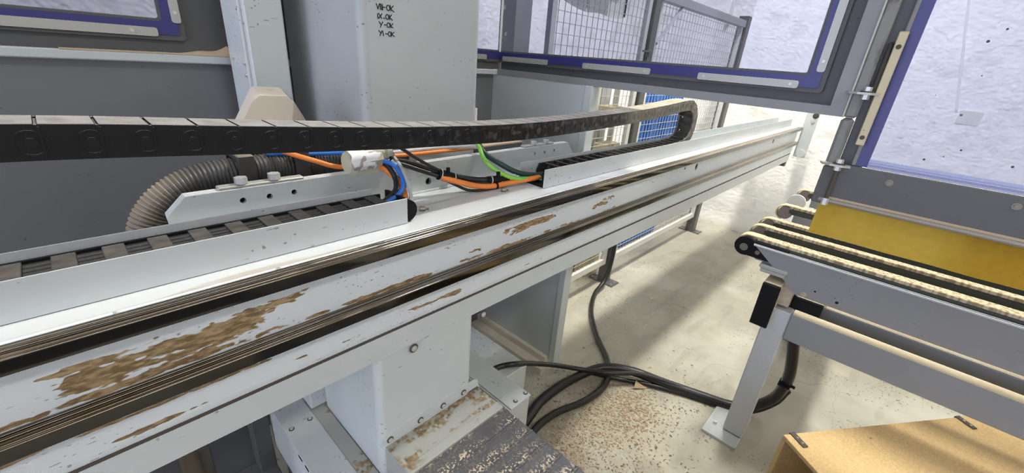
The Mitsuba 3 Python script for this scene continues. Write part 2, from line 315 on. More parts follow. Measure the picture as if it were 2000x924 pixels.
# hall lamps (out of frame, they light the scene)
def batten(x, y, z, length, ang, rad, width=.12, tilt=None):
    t = thing('ceiling_lamp', None, 'lamp')
    c, s = math.cos(ang), math.sin(ang)
    M = np.array([[c, -s, 0, x], [s, c, 0, y], [0, 0, 1, z], [0, 0, 0, 1.]])
    body = bx(-length / 2, length / 2, -width / 2 - .01, width / 2 + .01, .0, .06, .008); body.apply_transform(M)
    dif = quad([-length / 2, -width / 2, -.004], [-length / 2, width / 2, -.004], [length / 2, width / 2, -.004], [length / 2, -width / 2, -.004]); dif.apply_transform(M)
    rod = J(*[bx(q - .006, q + .006, -.006, .006, .06, ZC - z) for q in (-length * .35, length * .35)]); rod.apply_transform(M)
    part(t, 'housing', body, 'lamp_body'); part(t, 'hanger', rod, 'steel')
    k = part(t, 'diffuser', dif, 'lamp_body'); scene[k]['emitter'] = {'type': 'area', 'radiance': {'type': 'rgb', 'value': list(rad)}}
    labels[t] = {'category': 'lamp', 'label': 'long white batten lamp hanging from the hall ceiling', 'group': 'hall batten lamps'}
    return t
batten(2.75, .66, 4.6, 1.3, math.radians(12), LAMP_HALL, .16)
batten(.2, -2.6, 4.5, 3.0, 0, LAMP_CELL, .5)
batten(-1.2, 1.0, 4.5, 1.4, 0, LAMP_CELL, .25)
# unseen gate added for bluish daylight, widened so its reflection hazes the panes
gk = thing('added_window_1', 'wide unseen daylight gate added in the left hall wall', None, None, 'structure')
part(gk, 'frame', frame_x(XL, XL + .06, -3.7, 2.5, .05, 3.6, .08), 'plain_white')
k = part(gk, 'pane', quad([XL + .03, -3.62, .13], [XL + .03, 2.42, .13], [XL + .03, 2.42, 3.52], [XL + .03, -3.62, 3.52]), 'plain_white')
scene[k]['emitter'] = {'type': 'area', 'radiance': {'type': 'rgb', 'value': list(LAMP_BLUE)}}

# ---------------------------------------------------------------- machine beam with guide rails
X0, X1 = -1.6, 4.56
beam = thing('gantry_beam', 'long light grey steel beam with two guide rails and caked sawdust, running to the far white wall', 'machine beam')
part(beam, 'body', bx(X0, X1, .755, 1.03, .906, 1.2165, .003), 'beam_top_paint', label='pale upper face')
fp = ext([(.7545, 1.2165), (.7470, 1.2165), (.7470, .992), (.7510, .977), (.7545, .977)], 'x', X0, X1)
for xh, zh, w in ((2.214, 1.150, .018), (3.73, 1.158, .020)):
    fp = trimesh.boolean.difference([fp, cyl((xh, .70, zh), (xh, .754, zh), w, 20)], engine='manifold')
part(beam, 'front_plate', fp, 'beam_paint', label='front plate smeared with brown sawdust')
part(beam, 'lower_plate', bx(X0, X1, .750, .7545, .905, .972, .001), 'paint_light', label='plain grey lower strip')
part(beam, 'joint_strip', bx(X0, X1, .7485, .7546, .9715, .9775), 'rust_dark', label='dark joint line')
part(beam, 'plate_hole', cyl((2.214, .7525, 1.150), (2.214, .7545, 1.150), .019, 20), 'black_plastic', label='dark round hole')
part(beam, 'plate_hole', cyl((3.73, .7525, 1.158), (3.73, .7545, 1.158), .021, 20), 'black_plastic', label='dark round hole')
for xh, zh in ((3.87, 1.172), (4.05, 1.172), (2.06, 1.162)):
    part(beam, 'bolt_hole', cyl((xh, .7462, zh), (xh, .75, zh), .006, 12), 'rust_dark')
def bump(c, r, h, n=7): return [(c + r * math.cos(a), h * math.sin(a)) for a in np.linspace(0, math.pi, n)]
rail_prof = [(0, -.001)] + bump(-.0040, .0034, .0022) + [(-.0082, -.003), (-.0098, -.003)] + bump(-.0140, .0036, .0024) + [(-.0182, -.0035), (-.0200, -.0035)] + bump(-.0252, .0046, .0026) + [(-.0305, .0)] \
    + [(-.0355 + .003 * (1 - math.sin(a)) , -.003 + .003 * math.cos(a)) for a in np.linspace(.1, 1.57, 5)] + [(-.0355, -.0225), (-.034, -.0245), (-.025, -.0245), (-.018, -.019), (-.010, -.019), (0, -.0245)]
for zt in (1.2150, 1.0880):
    part(beam, 'guide_rail', ext([(.7475 + a, zt + b) for a, b in rail_prof], 'x', X0, X1 - .02), 'rail_steel', 50, label=('upper' if zt > 1.1 else 'lower') + ' polished steel guide rail with grooves')
part(beam, 'end_bar', bx(X1, X1 + .012, .630, .725, .955, 1.48, .003), 'paint_light', label='flat upright end bar with bolts')
part(beam, 'end_bolt', bolt((X1, .655, 1.322), (-1, 0, 0), .014, .012), 'rust_dark', label='rusty bolt')
part(beam, 'end_bolt', bolt((X1, .660, 1.272), (-1, 0, 0), .012, .010), 'zinc')
part(beam, 'end_bolt', J(cyl((X1, .672, .99), (X1 - .012, .672, .99), .034, 24)), 'paint_light', label='round end disc')
part(beam, 'end_plate', bx(X1 - .06, X1, .756, 1.03, .860, .906), 'paint_dark')
for xb, zb in ((.496, .8915), (.739, .890)):
    dbolt(beam, (xb, .7498, zb), (0, -1, 0), .0072)

# cable trays bolted on the beam
def tray(x0, x1, y0, y1, label):
    t = thing('cable_tray', label, 'cable tray')
    th = .002
    part(t, 'front_wall', bx(x0, x1, y0, y0 + th, 1.2175, 1.2795, .0008), 'tray_zinc')
    part(t, 'back_wall', bx(x0, x1 if x1 > 1 else .49, y1 - th, y1, 1.2175, 1.2800, .0008), 'tray_zinc')
    part(t, 'base', bx(x0, x1, y0 + th, y1 - th, 1.2170, 1.2190), 'tray_zinc')
    return t
tray(-1.6, .52, .799, .906, 'open light grey cable tray at the left holding the dusty chain')
tray(1.025, 4.45, .799, .906, 'long open cable tray under the looped chain, reaching the end bar')

# cable chains
P = .0575
def link_meshes(w, h, bar):
    L, sides = P, []
    for sgn in (-1, 1):
        y = sgn * (w / 2 - .003); ys = y + sgn * .0032
        shape = sbox(-L / 2, -h / 2, L / 2 + .001, h / 2).union(Point(L / 2 - .012, 0).buffer(h * .42, quad_segs=6)).intersection(sbox(-L, -h / 2 + .001, L, h / 2 - .0005))
        ring = Point(L / 2 - .008, 0).buffer(.017, quad_segs=7).difference(Point(L / 2 - .008, 0).buffer(.0145, quad_segs=7))
        sides.append(J(ext(shape, 'y', y - .003, y + .003), ext(ring, 'y', ys - .0008, ys + .0002), cyl((L / 2 - .008, ys - .001, 0), (L / 2 - .008, ys + .0002, 0), .007, 12),
                       bx(-L / 2 + .001, -L / 2 + .0035, ys - .0008, ys + .0008, -h / 2 + .003, h / 2 - .003)))
    cover = J(bx(-L / 2 + .0012, L / 2 - .0012, -w / 2, w / 2, h / 2 - .003, h / 2 + .0005, .0008), bx(-L * .62, L * .62, -w / 2 + .006, w / 2 - .006, h / 2 - .0055, h / 2 - .0028))
    inner = bx(-bar / 2, bar / 2, -w / 2 + .006, w / 2 - .006, -h / 2 + .001, -h / 2 + .005, .001)
    return sides, cover, inner
def chain_path(pts):
    """equidistant link centres with tangents in the x-z plane"""
    p = spline([(x, 0, z) for x, z in pts], .004); s = np.r_[0, np.cumsum(np.linalg.norm(np.diff(p, axis=0), axis=1))]
    out = []
    for d in np.arange(P / 2, s[-1] - P / 2, P):
        a, b = [np.array([np.interp(d + e, s, p[:, 0]), np.interp(d + e, s, p[:, 2])]) for e in (-P / 2, P / 2)]
        out.append(((a + b) / 2, math.atan2(b[1] - a[1], b[0] - a[0])))
    return out
def build_chain(key, pts, yc, w, h, bar, barmat, coverside):
    sm, cm, im = link_meshes(w, h, bar)
    D = {'side_plate': ply(sm[0], 'chain_plastic'), 'side_plate_001': ply(sm[1], 'chain_plastic'), 'cover': ply(cm, 'chain_plastic'), 'crossbar': ply(im, barmat)}
    for i, (c, a) in enumerate(chain_path(pts)):
        M = T().translate([float(c[0]), yc, float(c[1])]).rotate([0, 1, 0], -math.degrees(a))
        n = f'link_{i:03d}' if i else 'link'
        for q in D: scene[f'{key}__{n}__{q}'] = {**D[q], 'to_world': M}
ch = thing('cable_chain', 'black plastic cable chain sagging across the picture and looping back at the far end', 'cable chain')
zc = lambda zt: zt - .024
up = [(x, zc(z)) for x, z in ((-1.4, 1.510), (-.9, 1.502), (-.4, 1.490), (-.05, 1.475), (.07, 1.468), (.235, 1.456), (.48, 1.440), (.65, 1.432), (.86, 1.425), (1.12, 1.425), (1.55, 1.436), (1.86, 1.452), (2.08, 1.468))]
cx, cz, rr = 2.15, 1.3505, .0955
loop = [(cx + rr * math.cos(t), cz + rr * math.sin(t)) for t in np.radians([75, 45, 15, -15, -45, -75])]
low = [(x, 1.2455 + (.004 if x > 1.9 else 0)) for x in (2.08, 1.9, 1.6, 1.3, 1.06)]
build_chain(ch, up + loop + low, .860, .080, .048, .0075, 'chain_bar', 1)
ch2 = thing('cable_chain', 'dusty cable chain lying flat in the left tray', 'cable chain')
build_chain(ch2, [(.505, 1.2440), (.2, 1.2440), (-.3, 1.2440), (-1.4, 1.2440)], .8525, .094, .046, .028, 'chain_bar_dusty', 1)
for i in range(5):
    y = .822 + i * .0155
    part(ch2, 'inner_cable', tube([(-1.4, y, 1.258), (0, y, 1.2585), (.48, y, 1.2575)], .0058, 6, .2), 'black_rubber')
part(ch, 'end_clamp', J(bx(1.03, 1.075, .803, .815, 1.2195, 1.270, .004), bx(1.028, 1.075, .803, .902, 1.2192, 1.225)), 'black_plastic', label='black end bracket')
part(ch2, 'end_cap', ext(Point(.522, 1.246).buffer(.027, quad_segs=8).intersection(sbox(.521, 1.2, .6, 1.3)), 'y', .803, .900), 'black_plastic', label='black half-round end cap')

# angle iron behind the trays, with bolts
an = thing('mounting_bar', 'long thick light grey steel bar with chamfered ends and drilled holes, behind the cable trays', 'steel bar')
web = Polygon([(.108, 1.2175), (.104, 1.268), (.138, 1.3025), (1.385, 1.3025), (1.425, 1.258), (1.425, 1.2175)])
for xh, zh, r in [(.234, 1.277, .0062), (.286, 1.277, .0062), (.338, 1.2775, .0062), (1.185, 1.278, .0052), (1.242, 1.278, .0052), (1.30, 1.279, .0052), (.711, 1.228 + .018, .0105)]:
    web = web.difference(Point(xh, zh).buffer(r, quad_segs=5))
part(an, 'web', ext(web, 'y', .979, 1.006), 'paint_light')
part(an, 'hole_shade', J(*[cyl((xh, .990, zh), (xh, .996, zh), .0065, 12) for xh, zh in ((.234, 1.277), (.286, 1.277), (.338, 1.2775), (1.185, 1.278), (1.242, 1.278), (1.30, 1.279))] + [cyl((.711, .990, 1.246), (.711, .996, 1.246), .011, 14)]), 'black_plastic', label='black discs set in for the shade inside the drilled holes')  # black discs keep the drilled holes dark in place of shade
part(an, 'dust_strip', bx(.145, 1.380, .981, 1.005, 1.3022, 1.3030), 'beam_top_paint', label='dusty upper edge')
part(an, 'round_bolt', cyl((.775, .979, 1.246), (.775, .966, 1.246), .0135, 16), 'zinc', label='zinc stud')
part(an, 'sticker', bx(.676, .712, .9780, .979, 1.272, 1.282), 'label_paper', label='small paper sticker')
for xb in (.24, .305):
    part(an, 'clamp_bolt', J(cyl((xb, .994, 1.3105), (xb, .994, 1.3235), .013, 6), cyl((xb, .994, 1.3235), (xb, .994, 1.3238), .006, 12)), 'zinc', label='zinc bolt head')
part(an, 'clamp_strip', bx(.195, .365, .984, 1.006, 1.303, 1.3095, .002), 'alu', label='flat clamp strip')
for xb in (1.19, 1.26):
    part(an, 'clamp_bolt', cyl((xb, .994, 1.310), (xb, .994, 1.3205), .0115, 12), 'zinc', label='zinc bolt head')
part(an, 'clamp_strip', bx(1.13, 1.30, .984, 1.006, 1.303, 1.3095, .002), 'alu', label='flat clamp strip')
part(an, 'weld_bead', tube([(.54, .978, 1.2185), (.7, .977, 1.2185), (.9, .978, 1.2185), (1.02, .978, 1.2185)], .0035, 6, .02), 'beam_top_paint', label='white weld bead')
for xb in (.597, .895):
    b = thing('beam_bolt', 'small zinc bolt on the pale beam top, ' + ('next to the left tray end' if xb < .7 else 'next to the right tray end'), 'bolt')
    part(b, 'nut', cyl((xb - .006, .852, 1.2225), (xb + .006, .846, 1.2225), .006, 6), 'screw_dull'); part(b, 'shank', cyl((xb + .004, .848, 1.2220), (xb + .016, .845, 1.2205), .0030, 8), 'screw_dull')
bd = obj('tan_board', bx(1.0, 1.20, 1.06, 1.20, 1.302, 1.308, .001), 'tan_board', label='small tan board lying behind the grey bar near the green cable', cat='board')
part(bd, 'support', bx(1.0, 1.20, 1.06, 1.10, 1.2165, 1.302), 'paint_grey')

# cables between the chains
def cable(name, pts, r, m, label, group=None, sides=10):
    return obj(name, tube(pts, r, sides), m, True, label, 'cable', group)
cable('orange_cable', [(.35, 1.10, 1.352), (.383, 1.060, 1.340), (.416, 1.040, 1.328), (.456, 1.020, 1.313), (.50, 1.005, 1.310), (.53, .99, 1.314)], .0062, 'orange_cable', 'orange cable crossing over the black hose clamp')
cable('blue_cable', [(.33, 1.11, 1.340), (.410, 1.100, 1.333), (.466, 1.080, 1.333), (.53, 1.045, 1.336)], .0055, 'blue_cable', 'blue cable running straight just under the sagging chain, left of the white taped motor')
cable('blue_cable', [(.545, .975, 1.331), (.562, .925, 1.326), (.560, .885, 1.308), (.551, .862, 1.289), (.531, .855, 1.270), (.49, .850, 1.256)], .0060, 'blue_cable', 'blue cable bending down into the left tray end')
cable('black_cable', [(.545, .985, 1.330), (.556, .945, 1.320), (.552, .905, 1.304), (.545, .885, 1.284), (.525, .868, 1.270), (.485, .858, 1.255)], .0065, 'black_rubber', 'black cable bending down into the left tray beside the blue one')
cable('orange_cable', [(.535, .98, 1.318), (.552, .940, 1.309), (.558, .900, 1.291), (.559, .872, 1.270), (.543, .852, 1.254), (.49, .842, 1.246)], .0075, 'orange_cable', 'orange cable bending down into the left tray end, beneath the blue one')
cable('grey_cable', [(.598, 1.02, 1.350), (.594, 1.000, 1.342), (.583, .940, 1.330), (.566, .880, 1.313), (.558, .848, 1.283), (.549, .832, 1.258), (.50, .832, 1.244)], .0048, 'grey_cable', 'thin pale grey cable curving round the other cables into the left tray')
cable('darkgreen_cable', [(.592, 1.0, 1.358), (.585, .962, 1.332), (.580, .930, 1.316), (.575, .905, 1.294), (.556, .88, 1.268), (.50, .872, 1.250)], .0085, 'darkgreen_cable', 'thick dark green cable coming down beside the white taped motor')
cable('orange_cable', [(.55, 1.05, 1.317), (.601, 1.055, 1.315), (.683, 1.055, 1.311), (.775, 1.055, 1.309), (.878, 1.05, 1.309), (.96, 1.05, 1.309)], .0060, 'orange_cable', 'orange cable lying straight along the top of the grey bar')
cable('grey_cable', [(.62, 1.07, 1.317), (.673, 1.070, 1.318), (.802, 1.065, 1.318), (.874, 1.035, 1.322), (.905, .985, 1.328), (.895, .965, 1.330)], .0068, 'grey_cable', 'pale grey cable running to the hanging green cable')
cable('green_cable', [(.905, .985, 1.335), (.888, .955, 1.328), (.877, .930, 1.311), (.886, .910, 1.288), (.914, .880, 1.264), (.965, .862, 1.245), (1.075, .855, 1.234)], .0068, 'green_cable', 'bright green cable hanging down into the right tray')
cable('darkgreen_cable', [(.915, .990, 1.334), (.902, .965, 1.326), (.905, .940, 1.309), (.935, .912, 1.286), (.975, .885, 1.262), (1.035, .868, 1.246), (1.12, .866, 1.238)], .0085, 'darkgreen_cable', 'thick dark green cable hanging beside the bright green one')
cable('black_cable', [(.570, 1.0, 1.312), (.612, .998, 1.314), (.657, .968, 1.306), (.697, .935, 1.290), (.763, .920, 1.267), (.826, .903, 1.252), (.868, .893, 1.248)], .0085, 'black_rubber', 'thick black cable sloping down behind the wire bundle clamp')
cable('black_cable', [(.570, .99, 1.312), (.611, .975, 1.311), (.657, .952, 1.294), (.697, .925, 1.279), (.763, .908, 1.256), (.816, .893, 1.244), (.865, .888, 1.240)], .0065, 'black_rubber', 'black cable just below the thick black one in the bundle')
cable('black_cable', [(.560, .93, 1.385), (.585, .930, 1.368), (.631, .930, 1.336), (.680, .925, 1.306), (.722, .918, 1.284)], .0045, 'black_rubber', 'thin black cable slanting down from under the chain to the bundle')
cable('black_cable', [(.700, .915, 1.276), (.746, .902, 1.250), (.787, .896, 1.229), (.819, .890, 1.2225), (.862, .880, 1.2225), (.93, .872, 1.226), (1.02, .87, 1.234)], .0042, 'black_rubber', 'thin black cable sagging lowest onto the beam top')
o4 = cable('orange_cable', [(.705, .912, 1.275), (.755, .893, 1.258), (.816, .888, 1.2385), (.877, .878, 1.2305), (.953, .868, 1.233), (1.06, .846, 1.240)], .0085, 'orange_cable', 'thick orange cable sagging into the right tray')
part(o4, 'cable_tie', cyl((.886, .877, 1.2305), (.892, .876, 1.2306), .0105, 14), 'black_plastic', label='black cable tie')
bc = thing('bundle_clamp', 'black sleeve with two wire ties holding the cable bundle', 'clamp')
d = np.array([.763 - .697, .912 - .930, 1.262 - 1.286]); d /= np.linalg.norm(d); c0 = np.array([.703, .922, 1.282])
part(bc, 'sleeve', cyl(c0, c0 + d * .055, .0155, 14), 'black_plastic', True)
for q in (.004, .046): part(bc, 'wire_tie', cyl(c0 + d * q, c0 + d * (q + .003), .0165, 14), 'zinc', label='silver wire tie')
part(bc, 'tie_head', bx(.722, .730, .905, .912, 1.287, 1.301), 'black_plastic')
cn = thing('cable_connector', 'black plug connector with a blue tail in the right cable bundle', 'connector')
part(cn, 'plug', J(cyl((.865, .892, 1.2475), (.91, .882, 1.2470), .0115, 12), cyl((.91, .882, 1.2470), (.945, .878, 1.2455), .0085, 12), bx(.893, .903, .876, .883, 1.256, 1.272)), 'black_plastic')
part(cn, 'collar', cyl((.876, .8895, 1.2474), (.880, .8885, 1.2473), .0122, 12), 'zinc', label='silver collar')
part(cn, 'tail', tube([(.945, .878, 1.2455), (.98, .872, 1.243), (1.05, .868, 1.238)], .0045, 8), 'blue_cable', True, 'blue tail')
part(cn, 'label_flag', bx(.948, .985, .879, .880, 1.246, 1.254), 'white_plastic', label='white cable flag')
tie = obj('white_cable_tie', J(tube([(.567, .938, 1.334), (.574, .925, 1.318), (.562, .905, 1.302)], .0045, 8, .006)), 'white_plastic', True, 'white cable tie round the cables above the left tray end', 'cable tie')

# motor wrapped in white tape behind the chain
def mpart(root, name, m, *a):
    m.apply_translation((-.036, 0, .0)); return part(root, name, m, *a)
mo = thing('taped_motor', 'cream motor housing wrapped in stained white tape, hanging under the chain', 'motor')
Mx = np.eye(4)
oct_ = lambda x, r, dz: [(x, .985 + r * math.cos(a) * 1.05, 1.327 + dz + r * math.sin(a)) for a in np.radians(np.arange(0, 360, 40) + 12)]
m1 = trimesh.convex.convex_hull(np.array(oct_(.505, .027, 0) + oct_(.518, .034, 0) + oct_(.585, .0355, .004) + oct_(.600, .028, .006)))
mpart(mo, 'housing', m1, 'cream_plastic', 20)
tp = []
for i in range(9):
    a0, a1 = np.radians([-15 + i * 16, -15 + (i + 1) * 16])
tpv, tpf = [], []
for i in range(13):
    a = math.radians(200 - i * 13.5); rr2 = .0375 + .0018 * math.sin(i * 2.1)
    for j in range(7):
        x = .5035 + j * (.0135 - .0016 * abs(i - 6) / 6 - (.002 if i < 3 else 0)) + .003 * math.sin(i * 1.7 + j); tpv.append((x, .985 + rr2 * math.cos(a), 1.3285 + rr2 * math.sin(a) + .0015 * math.sin(3 * j + i)))
for i in range(12):
    for j in range(6):
        A = i * 7 + j; tpf += [[A, A + 1, A + 8], [A, A + 8, A + 7]]
mpart(mo, 'tape_wrap', trimesh.Trimesh(tpv, tpf, process=False), 'white_tape', True, 'white tape with brown stains')
mpart(mo, 'lug', J(cyl((.604, .960, 1.352), (.614, .958, 1.353), .014, 16), bx(.590, .612, .955, .990, 1.335, 1.356, .004)), 'cream_plastic', 30, 'cream mounting lug')
mpart(mo, 'foot', bx(.53, .585, .99, 1.03, 1.303, 1.31), 'cream_plastic')
# cream cover behind the chain
cc = thing('cream_motor_cover', 'dusty cream box cover standing up behind the chain in front of the grey column', 'cover')
hull = trimesh.convex.convex_hull(np.array([(x + .0, y, z) for x, y, z in ((.275, 1.16, 1.36), (.335, 1.16, 1.455), (.352, 1.16, 1.468), (.415, 1.16, 1.466), (.428, 1.16, 1.455), (.41, 1.16, 1.36), (.300, 1.28, 1.36), (.365, 1.28, 1.468), (.375, 1.28, 1.478), (.44, 1.28, 1.475), (.455, 1.28, 1.46), (.50, 1.24, 1.36), (.462, 1.2, 1.41))]))
part(cc, 'shell', hull, 'cream_cover', 25)
part(cc, 'base', bx(.32, .45, 1.17, 1.27, 1.2165, 1.36, .004), 'cream_plastic')
# hose with clamps
ho = thing('suction_hose', 'dusty black corrugated hose bending down behind the grey bar', 'hose')
hp = spline([(.055, 1.12, 1.03), (.066, 1.12, 1.13), (.080, 1.12, 1.20), (.108, 1.12, 1.247), (.152, 1.12, 1.280), (.205, 1.12, 1.297), (.265, 1.12, 1.301), (.33, 1.12, 1.303), (.42, 1.12, 1.302), (.56, 1.12, 1.302), (.72, 1.12, 1.302)], .0022)
rad = .0335 + .0022 * np.sin(np.arange(len(hp)) * 2 * np.pi / 3.6)
part(ho, 'tube', tube(hp, rad, 20, smooth=False), 'hose_plastic', True)
for x, dy in ((.277, 0), (.40, 0)):
    part(ho, 'clamp', J(bx(x - .017, x + .017, 1.072, 1.168, 1.334, 1.348, .002), bx(x - .017, x + .017, 1.072, 1.080, 1.26, 1.336), bx(x - .017, x + .017, 1.160, 1.168, 1.2165, 1.336)), 'chain_bar', label='black hose clamp with dusty top')
part(ho, 'side_cable', tube([(.28, 1.165, 1.335), (.42, 1.165, 1.336), (.56, 1.16, 1.337)], .009, 8), 'black_rubber', True)

# ---------------------------------------------------------------- columns of the machine head
col = thing('machine_column', 'big smooth light grey column with black handwriting, rising behind the chain', 'column')
part(col, 'body', ext(rrect(.588, 1.006, 1.10, 1.60, .026, 8), 'z', .95, 2.9), 'column_paint', 40)
STROKES = {'V': [[(0, 1), (.45, 0), (.9, 1)]], 'I': [[(0, 1), (.05, 0)]], 'X': [[(0, 1), (.9, 0)], [(.85, 1), (0, 0)]], 'Y': [[(0, 1), (.5, .45)], [(1, 1), (.25, -.1)]],
           'O': [[(.4 + .42 * math.cos(t), .5 + .5 * math.sin(t)) for t in np.linspace(1.6, 7.9, 14)]], 'K': [[(0, 1), (.08, 0)], [(.75, 1), (.1, .42), (.85, 0)]],
           '-': [[(0, .52), (.4, .45)]], '.': [[(0, .15), (.22, .1)]], '1': [[(0, 1), (.12, 0)]], ' ': []}
WID = {'V': .95, 'I': .3, 'X': 1.05, 'Y': 1.15, 'O': 1.0, 'K': 1.0, '-': .75, '.': .55, '1': .45, ' ': .35}
ink = []
for text, x0, z0, h in (('VIII-OK', .6375, 1.6855, .0125), ('IX .OK', .6400, 1.6645, .0115), ('Y -OK', .6440, 1.6455, .0110), ('Y1 -OK', .6420, 1.6245, .0110)):
    x = x0
    for chx in text:
        for st in STROKES[chx]:
            pts = [(x + a * h * .92 + .0006 * rng.standard_normal(), z0 + b * h + .0005 * rng.standard_normal()) for a, b in st]
            if len(st) > 6: pts = [(x + a * h * .92, z0 + b * h) for a, b in st]
            ink.append(ext(LineString(pts).buffer(.0011, quad_segs=3), 'y', 1.0992, 1.1002))
        x += WID[chx] * h * .92
part(col, 'handwriting', J(*ink), 'ink', label='black marker handwriting, four lines ending in OK')
part(col, 'edge_strip', ext(rrect(1.010, 1.022, 1.12, 1.17, .004, 4), 'z', 1.05, 1.425), 'plain_white', 40, 'pale rounded edge strip')
po = thing('machine_post', 'narrow light grey post with small bolts beside the big column', 'post')
part(po, 'body', bx(.418, .518, 1.40, 1.60, .3, 2.9, .004), 'paint_light')
part(po, 'cover_strip', bx(.410, .4185, 1.42, 1.545, .3, 2.9, .002), 'paint_light')
for y, z in ((1.53, 1.535), (1.432, 1.525), (1.432, 1.493)):
    part(po, 'bolt', bolt((.4095, y, z), (-1, 0, 0), .004, .004), 'zinc')

# ---------------------------------------------------------------- enclosure walls with windows
def window_unit(root, axis, s0, a0, a1, z0, z1, clips, side_clips, cut=None):
    """frame plate, navy band for the pane over its frame, tinted pane and clip strips; axis 'y': the wall runs along x at y=s0; axis 'x': it runs along y at x=s0. The room side is towards smaller s."""
    keep = sbox(-9, -9, 9 if cut is None else cut, 9)
    def F(t0, t1, b0, b1, c0, c1, w, r0, r1):
        return ext(rrect(b0, b1, c0, c1, r0).difference(rrect(b0 + w, b1 - w, c0 + w, c1 - w, r1)).intersection(keep), axis, t0, t1)
    part(root, 'window_frame', F(s0, s0 + .012, a0, a1, z0, z1, .055, .012, .008), 'paint_grey', 30)
    part(root, 'overlap_band', F(s0 - .004, s0, a0 + .014, a1 - .014, z0 + .014, z1 - .014, .034, .004, .012), 'navy_overlap', label='navy blue band standing in for the tinted pane over its frame')
    i = .044
    e = a1 - i if cut is None else cut
    P4 = [(a0 + i, z0 + i), (e, z0 + i), (e, z1 - i), (a0 + i, z1 - i)]
    q = quad(*[[a, s0 + .004, z] if axis == 'y' else [s0 + .004, a, z] for a, z in P4])
    part(root, 'pane', q, 'pane_tint', label='bluish clear plastic pane')
    def place(b0, b1, c0, c1):
        poly = rrect(b0, b1, c0, c1, .006, 3)
        k = part(root, 'clip_strip', ext(poly, axis, s0 - .0075, s0 - .0035), 'alu', label='flat aluminium clip strip')
        lng = b1 - b0 > c1 - c0
        for e in (.07, .93):
            pb, pc = ((b0 + (b1 - b0) * e, (c0 + c1) / 2) if lng else ((b0 + b1) / 2, c0 + (c1 - c0) * e))
            p0 = (pb, s0 - .0075, pc) if axis == 'y' else (s0 - .0075, pb, pc)
            d = (0, -1, 0) if axis == 'y' else (-1, 0, 0)
            part(k, 'screw', cyl(p0, np.array(p0) + np.array(d) * .003, .0045, 10), 'zinc')
    for b0, b1 in clips: place(b0, b1, z0 + .008, z0 + .031)
    for b0, b1, c0, c1 in side_clips: place(b0, b1, c0, c1)

ZT = 2.75
eb = thing('enclosure_wall', 'dark grey enclosure wall along the beam, on the left behind the columns, with windows', 'enclosure wall')
part(eb, 'skirt', bx(-2.2, 1.664, 1.662, 1.672, .0, 1.509), 'skirt_grey', label='plain lower sheet')
part(eb, 'ledge_rail', bx(-2.2, 1.612, 1.630, 1.672, 1.508, 1.5315, .003), 'paint_light', label='light grey ledge rail')
wins = [(-1.25, .327), (.60, 1.678)]
up_sheet = sbox(-2.2, 1.5315, 1.664, ZT)
for a, b in wins: up_sheet = up_sheet.difference(sbox(a + .03, 1.598, b - .03, 2.5))
part(eb, 'upper_sheet', ext(up_sheet, 'y', 1.664, 1.672), 'paint_grey')
window_unit(eb, 'y', 1.650, -1.25, .327, 1.568, 2.53, [(-.55, .262)], [(.30, .322, 1.615, 2.0)])
window_unit(eb, 'y', 1.650, .60, 1.76, 1.568, 2.53, [(.72, 1.02), (1.25, 1.545)], [], 1.643)
# sawdust heap on the ledge
xs = np.linspace(.05, .43, 30); hh = .003 + .022 * np.clip((xs - .30) / .13, 0, 1) ** 1.3 * (1 + .3 * np.sin(xs * 60))
hv, hf = [], []
for i, (x, h) in enumerate(zip(xs, hh)): hv += [(x, 1.6305, 1.5312), (x, 1.640, 1.5315 + h * .7), (x, 1.651, 1.5315 + h), (x, 1.664, 1.5315 + h)]
for i in range(29):
    for j in range(3): A = i * 4 + j; hf += [[A, A + 4, A + 5], [A, A + 5, A + 1]]
obj('sawdust', trimesh.Trimesh(hv, hf, process=False), 'tan_board', True, 'brown sawdust lying on the ledge under the left window', 'sawdust', kind='stuff')

part(eb, 'corner_seam', cyl((1.640, 1.650, 1.600), (1.640, 1.650, ZT), .006, 10), 'plain_white', 40, 'pale corner seam of the two panes')
er = thing('enclosure_wall', 'grey enclosure wall crossing over the beam, with a wide blue-edged window', 'enclosure wall')
YA, YBb = .165, 1.6295
outer = sbox(YA, 1.508, YBb, ZT).difference(sbox(YA + .040, 1.5350, 1.72, ZT - .04))
part(er, 'outer_frame', ext(outer, 'x', 1.612, 1.664), 'frame_grey', label='outer tube frame')
inner = sbox(YA + .040, 1.535, YBb + .02, ZT - .04).difference(sbox(.30, 1.61, 1.8, 2.5))
part(er, 'recessed_sheet', ext(inner, 'x', 1.655, 1.662), 'paint_dark')
window_unit(er, 'x', 1.640, .241, 1.77, 1.566, 2.53, [(1.327, 1.622), (.813, 1.131), (.309, .627)], [(.252, .274, 1.626, 2.05)], 1.648)
part(er, 'skirt', bx(1.614, 1.622, 1.082, 1.6615, .03, 1.508), 'paint_light', label='lower side sheet reaching the floor')
part(er, 'flange', bx(1.604, 1.665, 1.045, 1.082, .0, 1.508, .003), 'paint_light', label='light grey edge flange')
part(er, 'foot_channel', J(bx(1.50, 1.612, 1.05, 1.66, .0, .012), bx(1.50, 1.506, 1.05, 1.66, .012, .04), bx(1.585, 1.612, 1.09, 1.66, .012, .05)), 'dust_cream', label='dusty floor channel')
part(er, 'side_tube', bx(1.608, 1.664, .134, .1645, 1.508, ZT, .006), 'rusty_grey', label='upright tube beside the frame')
part(er, 'edge_bead', ext(Point(1.610, .1655).buffer(.0035, quad_segs=5), 'z', 1.51, ZT - .02), 'alu', 40, 'bright edge bead')

